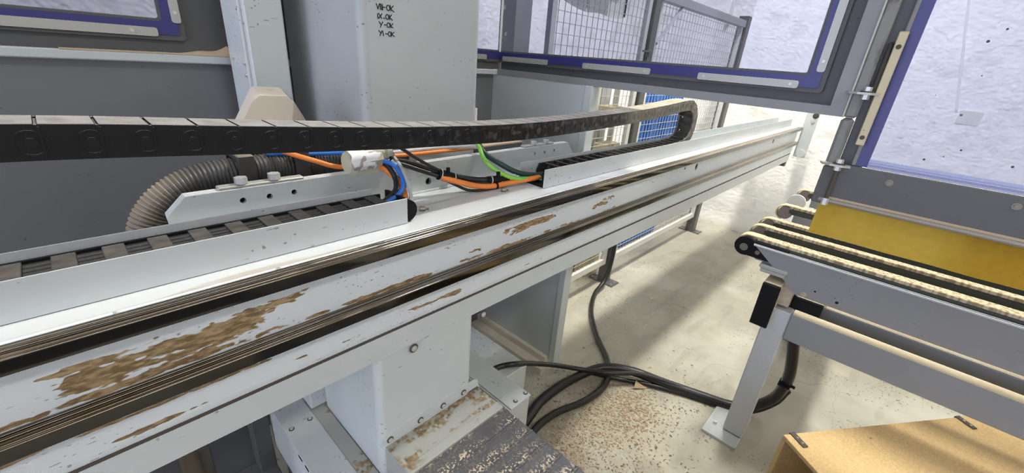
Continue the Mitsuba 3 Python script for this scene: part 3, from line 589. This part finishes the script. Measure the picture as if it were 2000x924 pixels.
# ---------------------------------------------------------------- access door on the right
do = thing('access_door', 'grey machine door with a dusty bluish window over the conveyor, at the right', 'door')
YD = -1.4
part(do, 'stile', bx(1.614, 1.650, .137, .168, 1.362, 1.506, .008), 'rusty_grey', 30, 'left upright tube')
part(do, 'stile_recess', bx(1.640, 1.655, .078, .136, 1.365, ZT), 'paint_dark')
part(do, 'inner_stile', bx(1.626, 1.640, .094, .104, 1.375, ZT, .002), 'rusty_grey', label='narrow grey strip beside the window')
part(do, 'overlap_band', bx(1.634, 1.640, .066, .094, 1.3745, ZT), 'navy_overlap', label='navy blue band standing in for the tinted pane over its frame')
part(do, 'pane', quad([1.639, YD, 1.374], [1.639, .068, 1.374], [1.639, .068, ZT], [1.639, YD, ZT]), 'pane_tint', label='dusty bluish plastic pane')
part(do, 'pane_edge', J(bx(1.630, 1.637, YD, .066, 1.374, 1.380, .001), bx(1.628, 1.637, YD, .066, 1.384, 1.388, .001), bx(1.6315, 1.637, YD, .066, 1.391, 1.3935), bx(1.634, 1.6375, YD, .066, 1.374, 1.399)), 'pane_edge', label='pale lower pane edges')
part(do, 'lower_panel', bx(1.622, 1.632, YD, .166, 1.262, 1.373, .002), 'door_grey', label='grey lower panel')
part(do, 'lower_tab', bx(1.614, 1.622, .128, .168, 1.245, 1.362, .002), 'door_grey')
part(do, 'bottom_rail', cyl((1.616, YD, 1.2565), (1.616, .150, 1.2565), .0075, 12), 'rail_worn', 30, 'worn rounded bottom rail')
part(do, 'dust_line', bx(1.6195, 1.6222, YD, .145, 1.2620, 1.2700), 'tan_board', label='brown dust line')
cb = part(do, 'clip_bar', bx(1.598, 1.606, .091, .112, 1.437, 1.738, .002), 'alu_warm', label='yellowed flat clip bar')
for z in (1.46, 1.70): part(cb, 'screw', cyl((1.598, .1015, z), (1.595, .1015, z), .006, 12), 'rust_dark')
part(do, 'clip_spacer', J(bx(1.606, 1.640, .095, .108, 1.45, 1.47), bx(1.606, 1.640, .095, .108, 1.69, 1.71)), 'rust_dark')
for zh in (1.372, 1.578):
    h = part(do, 'hinge', ext(Polygon([(1.585, .170), (1.612, .180), (1.612, .105), (1.590, .100), (1.578, .118), (1.576, .150)]), 'z', zh - .003, zh + .003), 'alu', label='flat hinge bracket')
    part(h, 'washer', cyl((1.596, .130, zh + .003), (1.596, .130, zh + .0065), .016, 16), 'rust_dark')
    part(h, 'bolt', cyl((1.596, .130, zh + .0065), (1.596, .130, zh + .018), .0095, 6), 'zinc')
    part(h, 'nut', cyl((1.596, .130, zh - .003), (1.596, .130, zh - .016), .0095, 6), 'zinc')
part(do, 'stem', J(cyl((1.598, .130, 1.262), (1.598, .130, 1.362), .0062, 12)), 'rust_dark', 30)
part(do, 'stem_nut', J(cyl((1.598, .130, 1.247), (1.598, .130, 1.268), .0095, 6)), 'zinc')
part(do, 'hinge_rod', J(cyl((1.630, .121, 1.58), (1.630, .121, 1.71), .006, 10), cyl((1.630, .121, 1.71), (1.60, .100, 1.712), .004, 8)), 'rust_dark', 30)
for y, z in ((.002, 1.345), (-.250, 1.347)): part(do, 'screw', bolt((1.6215, y, z), (-1, 0, 0), .0055, .004), 'screw_dull')
sp = []
for i in range(46):
    y, z, r = .03 - rng.random() * .62, 1.40 + rng.random() ** 1.3 * .5, .0008 + .0022 * rng.random() ** 4
    sp.append(cyl((1.6380, y, z), (1.6388, y, z), r * (1 + rng.random()), 6))
part(do, 'dirt_speck', J(*sp), 'rust_dark', kind='stuff')
fl_v, fl_f = [], []
ny, nz = 120, 6
for i in range(ny):
    y = .147 - (1.50) * i / (ny - 1)
    for j in range(nz):
        z = 1.134 + (1.262 - 1.134) * j / (nz - 1); x = 1.650 + .003 * math.sin(y * 31) * (1 - j / (nz - 1)) + .002 * math.sin(y * 13 + 1)
        fl_v.append((x, y, z))
for i in range(ny - 1):
    for j in range(nz - 1): A = i * nz + j; fl_f += [[A, A + nz, A + nz + 1], [A, A + nz + 1, A + 1]]
fl = thing('curtain_flap', 'yellow plastic curtain flap hanging below the door over the conveyor belts', 'curtain')
part(fl, 'sheet', trimesh.Trimesh(fl_v, fl_f, process=False), 'yellow_pvc', True)
part(fl, 'top_hem', bx(1.642, 1.660, -1.35, .147, 1.258, 1.2665, .001), 'alu')

# ---------------------------------------------------------------- conveyor
cv = thing('belt_conveyor', 'grey belt conveyor on steel legs with several narrow dusty belts, under the yellow curtain', 'conveyor')
YE = -1.6
sp_ = Polygon([(.322, .960), (.327, .966), (YE, .966), (YE, .815), (.138, .818)])
part(cv, 'side_panel', ext(sp_, 'x', 1.868, 1.876), 'frame_grey', label='grey side panel with a slanted end')
part(cv, 'panel_lip', bx(1.862, 1.876, YE, .325, .9585, .9635), 'tray_zinc', label='thin bright upper lip')
part(cv, 'panel_foot', bx(1.868, 1.886, YE, .135, .812, .818), 'rail_worn', label='dusty lower flange')
for y, z in ((.075, .852), (.0, .838)): part(cv, 'panel_hole', cyl((1.8675, y, z), (1.868, y, z), .0055 if y < .05 else .0035, 12), 'black_plastic')
part(cv, 'panel_bolt', bolt((1.868, .105, .824), (-1, 0, 0), .006, .005), 'alu_warm')
TR = [(1.884, .050), (2.058, .040), (2.205, .040), (2.535, .046), (3.02, .05)]
for i, (x, w) in enumerate(TR):
    t = part(cv, 'belt_track', J(bx(x + .002, x + w - .002, YE, .325, .948, .975), bx(x + .001, x + w - .001, YE, .335, .955, .972)), 'belt_green', label='dark track rail')
    part(t, 'carrier', bx(x + .001, x + w + .008, YE, .31, .895, .948, .002), 'frame_grey', label='grey carrier rail')
    part(t, 'belt_top', J(bx(x, x + w, YE, .322, .976, .990, .002)), 'belt_dusty', label='cream dusty belt')
    cy, cz, r = .352, .950, .037
    a = np.radians(np.linspace(112, 262, 18)); a = np.pi - a
    pts = [(.305, .9885)] + [(cy + .004 * 0 + r * math.cos(q) * 1.05, cz + r * math.sin(q)) for q in a]
    part(t, 'belt_nose', ext(LineString([(.305, .9895)] + [(cy + r * 1.12 * math.cos(q), cz + .0008 + r * 1.05 * math.sin(q)) for q in np.radians(np.linspace(88, -75, 16))]).buffer(.0024, cap_style=2, quad_segs=2), 'x', x, x + w - .004), 'belt_yellow', 40, 'yellow belt turning round the pulley')
    part(t, 'pulley', J(cyl((x + .003, cy, cz), (x + w * .80, cy, cz), .033, 24), cyl((x + w * .8, cy, cz), (x + w + .03, cy, cz), .022, 18)), 'pulley_steel', 40)
    part(t, 'shaft', cyl((x + w, cy, cz), (x + w + .06, cy, cz), .012, 12), 'pulley_steel', 40)
part(cv, 'white_disc', J(cyl((2.80, .352, .955), (2.815, .352, .955), .045, 28), cyl((2.815, .352, .955), (2.87, .352, .955), .030, 20)), 'white_plastic', 40, 'white disc between the rear belts')
hub = sbox(.20, .905, .355, .972).union(Point(.358, .942).buffer(.040, quad_segs=8))
part(cv, 'end_plate', ext(hub, 'x', 1.872, 1.884), 'black_plastic', 40, 'black rounded end plate')
part(cv, 'axle_bolt', bolt((1.872, .360, .937), (-1, 0, 0), .0095, .010), 'screw_dull')
part(cv, 'axle_bolt', bolt((1.872, .305, .930), (-1, 0, 0), .0055, .005), 'screw_dull')
part(cv, 'cross_bar', J(bx(1.858, 3.1, .178, .282, .878, .894, .003), bx(1.862, 3.1, .185, .275, .860, .878, .003)), 'alu', label='flat aluminium cross bar')
cp = part(cv, 'cross_profile', J(bx(1.834, 3.1, .180, .242, .643, .838, .002), *[bx(1.836, 3.1, .177, .181, z, z + .012) for z in (.66, .70, .74, .78, .815)]), 'dusty_profile', label='dusty aluminium profile')
part(cp, 'end_cap', bx(1.820, 1.834, .178, .243, .642, .836, .003), 'black_plastic', label='black end cap')
cp = part(cv, 'cross_profile', bx(1.955, 3.1, .034, .136, .722, .772, .002), 'dusty_profile', label='dusty aluminium profile')
part(cp, 'end_cap', bx(1.943, 1.955, .032, .138, .718, .773, .003), 'black_plastic', label='black end cap')
part(cv, 'bracket', bx(1.895, 3.1, .140, .182, .735, .86), 'dusty_profile')
part(cv, 'frame_beam', bx(1.871, 1.938, YE, .118, .603, .722, .004), 'frame_paint_shaded', label='grey frame beam with dust on top')
part(cv, 'frame_beam', bx(2.050, 2.100, YE, .20, .603, .722, .004), 'frame_paint_shaded', label='grey frame beam with dust on top')
lg = part(cv, 'leg', bx(1.873, 1.938, .118, .205, .02, .722, .005), 'leg_paint_lit', label='square steel leg')
fp2 = part(cv, 'foot_plate', bx(1.80, 2.06, .122, .278, .0, .016, .002), 'tray_zinc', label='pale steel foot plate')
part(fp2, 'anchor_bolt', bolt((1.885, .244, .016), (0, 0, 1), .010, .010), 'zinc')
part(fp2, 'anchor_bolt', bolt((2.02, .160, .016), (0, 0, 1), .010, .010), 'zinc')
part(cv, 'leg', bx(1.873, 1.938, -1.45, -1.37, .0, .61, .005), 'frame_paint_shaded')
part(cv, 'leg', bx(3.0, 3.07, .118, .205, .0, .722, .005), 'frame_paint_shaded')
part(cv, 'cross_beam', bx(1.938, 3.0, .13, .19, .63, .70), 'frame_paint_shaded')

# ---------------------------------------------------------------- under the beam
pe = thing('beam_pedestal', 'light grey sheet pedestal carrying the beam, with a bolted dusty tray in front', 'pedestal')
part(pe, 'body', ext(rrect(.392, .712, .757, 1.12, .022, 6), 'z', .0, .906), 'paint_light', 40)
part(pe, 'flange', ext(Polygon([(.392, .612), (.735, .612), (.745, .600), (.735, .640), (.72, .648), (.43, .646), (.400, .632)][::-1]), 'y', .7548, .7572), 'paint_light', label='bolted flange')
part(pe, 'tray', J(bx(.405, .742, .668, .757, .597, .602), bx(.405, .742, .640, .668, .592, .6075, .002), bx(.405, .409, .640, .757, .50, .602)), 'dusty_paint', label='tray caked with sawdust')
for x in (.418, .516, .597, .677): dbolt(pe, (x, .7545, .6235), (0, -1, 0), .0055)
part(pe, 'side_block', bx(.347, .415, 1.115, 1.20, .502, .88, .005), 'paint_light')
be = thing('bellows_cover', 'dark ribbed bellows cover sprinkled with wood chips, at the bottom edge', 'bellows')
for i in range(24):
    y1 = .640 - i * .055
    part(be, 'fold', J(bx(.412, .748, y1 - .055, y1 - .006, .556, .5985, .003), bx(.411, .749, y1 - .008, y1, .554, .5998, .002)), 'bellows_vinyl')
part(be, 'guide_base', bx(.43, .735, -.7, .64, .0, .556), 'paint_dark')
ar = thing('machine_plinth', 'horizontal light grey machine plinth with cover plates left of the pedestal', 'plinth')
part(ar, 'body', bx(.258, .3895, .40, 1.26, .30, .4975, .003), 'paint_light')
part(ar, 'cover_plate', bx(.255, .345, .40, 1.26, .4975, .5005, .001), 'paint_light', label='left cover plate')
part(ar, 'cover_plate', bx(.3465, .3895, .40, 1.26, .4975, .4995, .001), 'dusty_paint', label='right cover plate')
for x, y in ((.273, 1.083), (.329, 1.085)): dbolt(ar, (x, y, .5005), (0, 0, 1), .0045)
part(ar, 'slot', J(bx(.2572, .2582, .93, .955, .47, .478), bx(.2572, .2582, .975, 1.0, .47, .478)), 'black_plastic')
part(ar, 'foot', bx(.27, .38, .45, 1.2, .0, .30), 'paint_dark')
bxr = thing('base_box', 'light grey box with a bolted sloping lid right of the pedestal', 'machine box')
part(bxr, 'body', bx(.826, .930, .684, 1.125, .0, .4945, .002), 'paint_light')
part(bxr, 'lid', bx(.832, .934, .682, 1.125, .4950, .4995, .001), 'paint_light', label='lid plate with two bolts')
part(bxr, 'side_flange', bx(.745, .826, .765, 1.12, .40, .404), 'dusty_paint', label='dusty lower flange')
for x, y in ((.924, .70), (.870, .698)): dbolt(bxr, (x, y, .4995), (0, 0, 1), .0045)
b2 = thing('base_block', 'pale grey base block behind the box, beside the enclosure sheet', 'machine base')
part(b2, 'body', bx(.97, 1.235, .945, 1.36, .0, .30, .004), 'paint_light')
part(b2, 'upper', bx(.74, .97, 1.13, 1.36, .0, .62, .004), 'paint_grey')
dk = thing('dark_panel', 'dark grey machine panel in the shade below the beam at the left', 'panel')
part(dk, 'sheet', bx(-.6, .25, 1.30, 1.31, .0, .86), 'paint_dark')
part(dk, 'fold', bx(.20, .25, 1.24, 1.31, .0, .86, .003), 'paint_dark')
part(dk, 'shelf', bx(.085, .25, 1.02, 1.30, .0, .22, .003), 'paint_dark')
pl = thing('steel_pole', 'dark shiny round pole below the beam at the lower left', 'pole')
part(pl, 'tube', cyl((.040, 1.10, .0), (.040, 1.10, .89), .036, 28), 'dark_pole', 40)
part(pl, 'collar', cyl((.040, 1.10, .0), (.040, 1.10, .03), .042, 28), 'dark_pole', 40)

# ---------------------------------------------------------------- mesh fence behind the beam
def fence_post(x, label, z1=2.08, w=.075):
    t = thing('fence_post', label, 'post', 'fence posts')
    part(t, 'tube', bx(x - w / 2, x + w / 2, 1.42 - w / 2, 1.42 + w / 2, .008, z1, .004), 'post_paint')
    bp = part(t, 'base_plate', bx(x - .055, x + .055, 1.31, 1.53, .0, .008, .001), 'post_paint')
    for sy in (1.335, 1.505):
        for sx in (-.028, .028): part(bp, 'bolt', bolt((x + sx, sy, .008), (0, 0, 1), .007, .005), 'steel')
    return t
p1 = fence_post(2.735, 'dark steel fence post between the two mesh panels, with a lock lever')
p2 = fence_post(4.50, 'dark steel fence post near the white wall at the end of the fence', 2.085, .085)
part(p1, 'latch', J(bx(2.66, 2.70, 1.355, 1.375, 1.66, 1.70, .003), bx(2.58, 2.68, 1.352, 1.360, 1.685, 1.695)), 'post_paint', label='lock lever')
part(p1, 'latch_pin', cyl((2.70, 1.35, 1.56), (2.75, 1.35, 1.56), .012, 10), 'steel', label='steel latch pin')
def mesh_panel(x0, x1, z0, z1, label, fm, brace, topm):
    t = thing('mesh_fence_panel', label, 'fence panel')
    w = .04
    for a, b in ((x0, x0 + w), (x1 - w, x1)): part(t, 'stile', bx(a, b, 1.40, 1.43, z0, z1, .002), fm)
    part(t, 'bottom_bar', bx(x0 + w, x1 - w, 1.40, 1.43, z0, z0 + .05, .002), 'fence_white', label='dusty bottom bar')
    part(t, 'top_bar', bx(x0, x1, 1.385, 1.435, z1 - .055, z1, .003), topm)
    D = {'h': ply(bx(x0 + w, x1 - w, 1.4135, 1.4165, -.0014, .0014), 'wire'), 'v': ply(bx(-.0013, .0013, 1.4165, 1.4195, z0 + .04, z1 - .05), 'wire')}
    n = 0
    for z in np.arange(z0 + .10, z1 - .06, .05):
        scene[f'{t}__wire_{n:03d}' if n else f'{t}__wire'] = {**D['h'], 'to_world': T().translate([0, 0, float(z)])}; n += 1
    for x in np.arange(x0 + w + .03, x1 - w, .05):
        scene[f'{t}__wire_{n:03d}'] = {**D['v'], 'to_world': T().translate([float(x), 0, 0])}; n += 1
    if brace: part(t, 'corner_brace', J(tube([(x0 + .03, 1.40, z1 - .30), (x0 + .33, 1.40, z1 - .05)], .014, 4, smooth=False)), topm)
    return t
mesh_panel(1.72, 2.685, .17, 2.42, 'white wire mesh gate panel left of the middle fence post', 'fence_white', False, 'fence_white')
mesh_panel(2.79, 4.445, .17, 2.045, 'wire mesh fence panel with a thick grey top bar, right of the middle post', 'fence_white', True, 'fence_grey')
ec = thing('control_cabinet', 'narrow grey cabinet standing behind the window, left of the mesh gate', 'cabinet')
part(ec, 'body', bx(1.83, 1.965, 1.74, 1.86, .0, 2.9, .004), 'frame_grey')
for y, z in ((1.82, 1.84), (1.80, 1.71)): part(ec, 'screw', bolt((1.83, y, z), (-1, 0, 0), .006, .003), 'steel')
# blue pallet and boards standing behind the fence
bp = thing('plastic_pallet', 'bright blue ribbed plastic pallet standing on end behind the fence', 'pallet')
for i in range(15):
    x = 3.40 + i * .0495
    part(bp, 'rib', bx(x, x + .030, 1.66, 1.70, .02, 1.52, .003), 'blue_plastic')
part(bp, 'back', bx(3.40, 4.125, 1.70, 1.76, .02, 1.52), 'blue_plastic')
part(bp, 'foot', bx(3.42, 4.10, 1.68, 1.90, .0, .02), 'blue_plastic')
tones = ['slat_white', 'slat_white', 'slat_grey', 'slat_white', 'slat_grey', 'slat_grey']
for i in range(6):
    x = 2.47 + i * .070
    obj('leaning_board', bx(x, x + .064, 1.70 + .006 * (i % 2), 1.72 + .006 * (i % 2), .0, 1.50 - .03 * (i % 3), .002), tones[i], label='pale upright board in the row standing behind the mesh gate', cat='board', group='upright boards behind the mesh gate')
ct = thing('cream_carton', 'cream carton shelf unit in front of the upright boards behind the mesh gate', 'carton')
for z0, z1, w in ((1.235, 1.33, .16), (1.00, 1.07, .20), (.0, .98, .18)): part(ct, 'box', bx(2.66, 2.66 + w, 1.55, 1.66, z0, z1, .004), 'cream_box')
part(ct, 'back_post', bx(2.84, 2.86, 1.62, 1.66, .0, 1.5), 'slat_white')

# conduit and plate on the right wall
cd = thing('wall_conduit', 'white conduit with a round steel fitting on the right wall beyond the fence post', 'conduit')
part(cd, 'pipe', cyl((XW - .015, 1.70, 2.10), (XW - .015, 1.66, 4.0), .014, 12), 'plain_white', 40)
part(cd, 'glint_disc', J(cyl((XW, 1.70, 2.09), (XW - .06, 1.70, 2.09), .022, 16)), 'steel', 40)  # steel disc standing in for the lamp reflection on the conduit
wp = thing('wall_plate', 'small square grey plate with a hole on the white wall, seen through the door window', 'plate')
part(wp, 'plate', ext(rrect(-.345, -.215, 1.375, 1.475, .008), 'x', XW - .006, XW), 'slat_white')
part(wp, 'hole', cyl((XW - .0065, -.23, 1.44), (XW - .005, -.23, 1.44), .010, 12), 'black_plastic')
part(wp, 'conduit', cyl((XW - .01, -.19, 1.475), (XW - .01, .06, 2.4), .008, 10), 'plain_white', 40)

# ---------------------------------------------------------------- things on the floor
f1 = obj('floor_cable', tube([(1.15, .87, .03), (1.235, .890, .030), (1.355, .914, .026), (1.557, .903, .028), (1.719, .851, .046), (1.799, .787, .056), (1.876, .685, .048), (1.939, .532, .034), (2.007, .360, .026), (2.056, .220, .03), (2.10, .130, .07), (2.11, .075, .15), (2.085, .055, .24), (2.06, .050, .335), (2.045, .065, .44), (2.03, .09, .56), (2.02, .10, .66)], .0245, 14), 'black_rubber', True,
         'thickest black cable on the floor, bending up behind the conveyor leg', 'cable')
part(f1, 'cable_tie', J(bx(2.030, 2.092, .030, .078, .285, .291), bx(2.055, 2.062, .012, .05, .285, .297)), 'black_plastic', label='black cable tie')
obj('floor_cable', tube([(1.15, .815, .02), (1.235, .826, .020), (1.355, .815, .018), (1.507, .768, .018), (1.654, .755, .018), (1.767, .783, .018), (1.893, .871, .018), (2.038, 1.036, .018), (2.237, 1.207, .018), (2.46, 1.325, .018), (2.60, 1.345, .06), (2.665, 1.35, .16), (2.69, 1.355, .30), (2.70, 1.36, .5), (2.70, 1.36, .8)], .0165, 12), 'black_rubber', True,
    'black cable curving across the floor to the dark fence post', 'cable')
obj('floor_cable', tube([(1.0, 1.02, .315), (1.060, 1.0, .328), (1.110, .985, .332), (1.165, .950, .335), (1.30, .965, .252), (1.512, .966, .120), (1.634, .894, .072), (1.727, .760, .078), (1.868, .640, .066), (1.961, .475, .045), (2.033, .285, .034), (2.084, .176, .034), (2.135, .10, .09), (2.14, .06, .2), (2.10, .05, .30), (2.06, .08, .44), (2.04, .10, .62)], .0125, 12), 'black_rubber', True,
    'thinner black cable arching over from the base block to the conveyor leg', 'cable')
obj('floor_cable', tube([(1.70, .86, .03), (1.80, .72, .018), (1.88, .60, .016), (1.96, .44, .014), (2.03, .26, .014), (2.10, .14, .02), (2.15, .06, .10), (2.12, .03, .22)], .0115, 10), 'black_rubber', True,
    'thin black cable lying beside the thickest floor cable', 'cable')
# shavings: flakes scattered round the base
def flakes(n, cx, cy, sx, sy, smin, smax, seed):
    r = np.random.default_rng(seed); V, F = [], []
    k = 0
    while k < n:
        x, y = cx + sx * r.standard_normal(), cy + sy * r.standard_normal()
        if x < .78 or (x < .95 and y > .64) or y < -.3 or y > 1.04 or (x < 1.26 and y > .92) or (x > 1.74 and y < .32) or (x > 1.36 and y < .05): continue
        l, w, a = r.uniform(smin, smax), r.uniform(.0012, .0035), r.uniform(0, math.pi)
        t, b, z = r.uniform(-.25, .25), r.uniform(0, .3), r.uniform(.0008, .003)
        c, s = math.cos(a), math.sin(a); o = len(V)
        for u, v, h in ((-l, -w, 0), (l, -w, t * l), (l, w, t * l + b * w), (-l, w, b * w), (0, 0, .0016)):
            V.append((x + u * c - v * s, y + u * s + v * c, z + max(h, -.0006)))
        F += [[o, o + 1, o + 4], [o + 1, o + 2, o + 4], [o + 2, o + 3, o + 4], [o + 3, o, o + 4]]
        k += 1
    return trimesh.Trimesh(V, F, process=False)
obj('wood_shavings', J(flakes(1500, 1.30, .68, .22, .15, .0015, .005, 1), flakes(700, 1.66, .60, .09, .09, .002, .007, 2), flakes(350, 1.5, .35, .45, .3, .0015, .005, 3)), 'shaving', label='pale wood shavings strewn over the floor beside the bellows and cables', cat='shavings', kind='stuff')
obj('dark_chips', flakes(420, 1.35, .62, .38, .25, .002, .007, 4), 'shaving_dark', label='dark wood crumbs among the shavings on the floor', cat='crumbs', kind='stuff')
ch_ = thing('wood_chip', 'curled pale wood chip lying against the floor cables', 'wood chip')
part(ch_, 'curl', trimesh.Trimesh([(1.80, .64, .012), (1.85, .60, .004), (1.84, .655, .03), (1.875, .62, .012), (1.90, .585, .006), (1.885, .635, .02)], [[0, 1, 2], [1, 3, 2], [1, 4, 3], [3, 4, 5], [2, 3, 5]], process=False), 'shaving')
obj('added_dark_mat', bx(-2.2, 1.35, -2.6, -1.05, .0, .012, .004), 'black_rubber', label='unseen black mat added on the operator side for the rails to reflect', cat='mat')  # unseen, added so the rail fronts reflect something dark
for x, y, w in ((2.42, .88, .010), (2.78, 1.02, .012), (1.72, .52, .008)):
    sc = obj('paper_scrap', trimesh.convex.convex_hull(np.array([(x, y, .0), (x + w, y + .003, .0), (x + w * .8, y + w, .0), (x + .001, y + w * .7, .0), (x + w * .5, y + w * .5, .0025)])), 'white_plastic', label='tiny white paper scrap lying alone on the bare floor', cat='scrap', group='paper scraps on the floor')
# MDF box
wb = thing('wooden_box', 'open box of brown fibreboard with black corner clips, under the conveyor at the lower right', 'box')
MB = np.eye(4); e1, e2 = np.array([.802, -.597, 0]), np.array([-.597, -.802, 0])
MB[:3, 0], MB[:3, 1], MB[:3, 2], MB[:3, 3] = e1, -e2, (0, 0, 1), (1.54, -.014, 0)
def inbox(m): m = m.copy(); m.apply_transform(MB); return m
part(wb, 'top', inbox(bx(.0, 1.02, -.62, .0, .404, .420, .0015)), 'mdf', label='fibreboard top')
part(wb, 'side', inbox(bx(.0, 1.02, -.016, .0, .0, .404, .001)), 'mdf', label='far side board')
part(wb, 'back', inbox(bx(1.004, 1.02, -.62, -.016, .0, .404, .001)), 'mdf')
part(wb, 'bottom', inbox(bx(.0, 1.004, -.62, -.016, .0, .016, .001)), 'mdf')
part(wb, 'side', inbox(bx(.0, 1.004, -.62, -.604, .016, .404, .001)), 'mdf', label='near side board')
for x in (.028, .79):
    c = part(wb, 'clip', inbox(J(bx(x, x + .022, -.060, .002, .420, .424, .001), bx(x, x + .022, .0, .003, .395, .424))), 'rust_dark', label='black metal clip')
    for q in (-.045, -.022): part(c, 'screw', inbox(cyl((x + .011, q, .424), (x + .011, q, .4255), .004, 10)), 'steel')
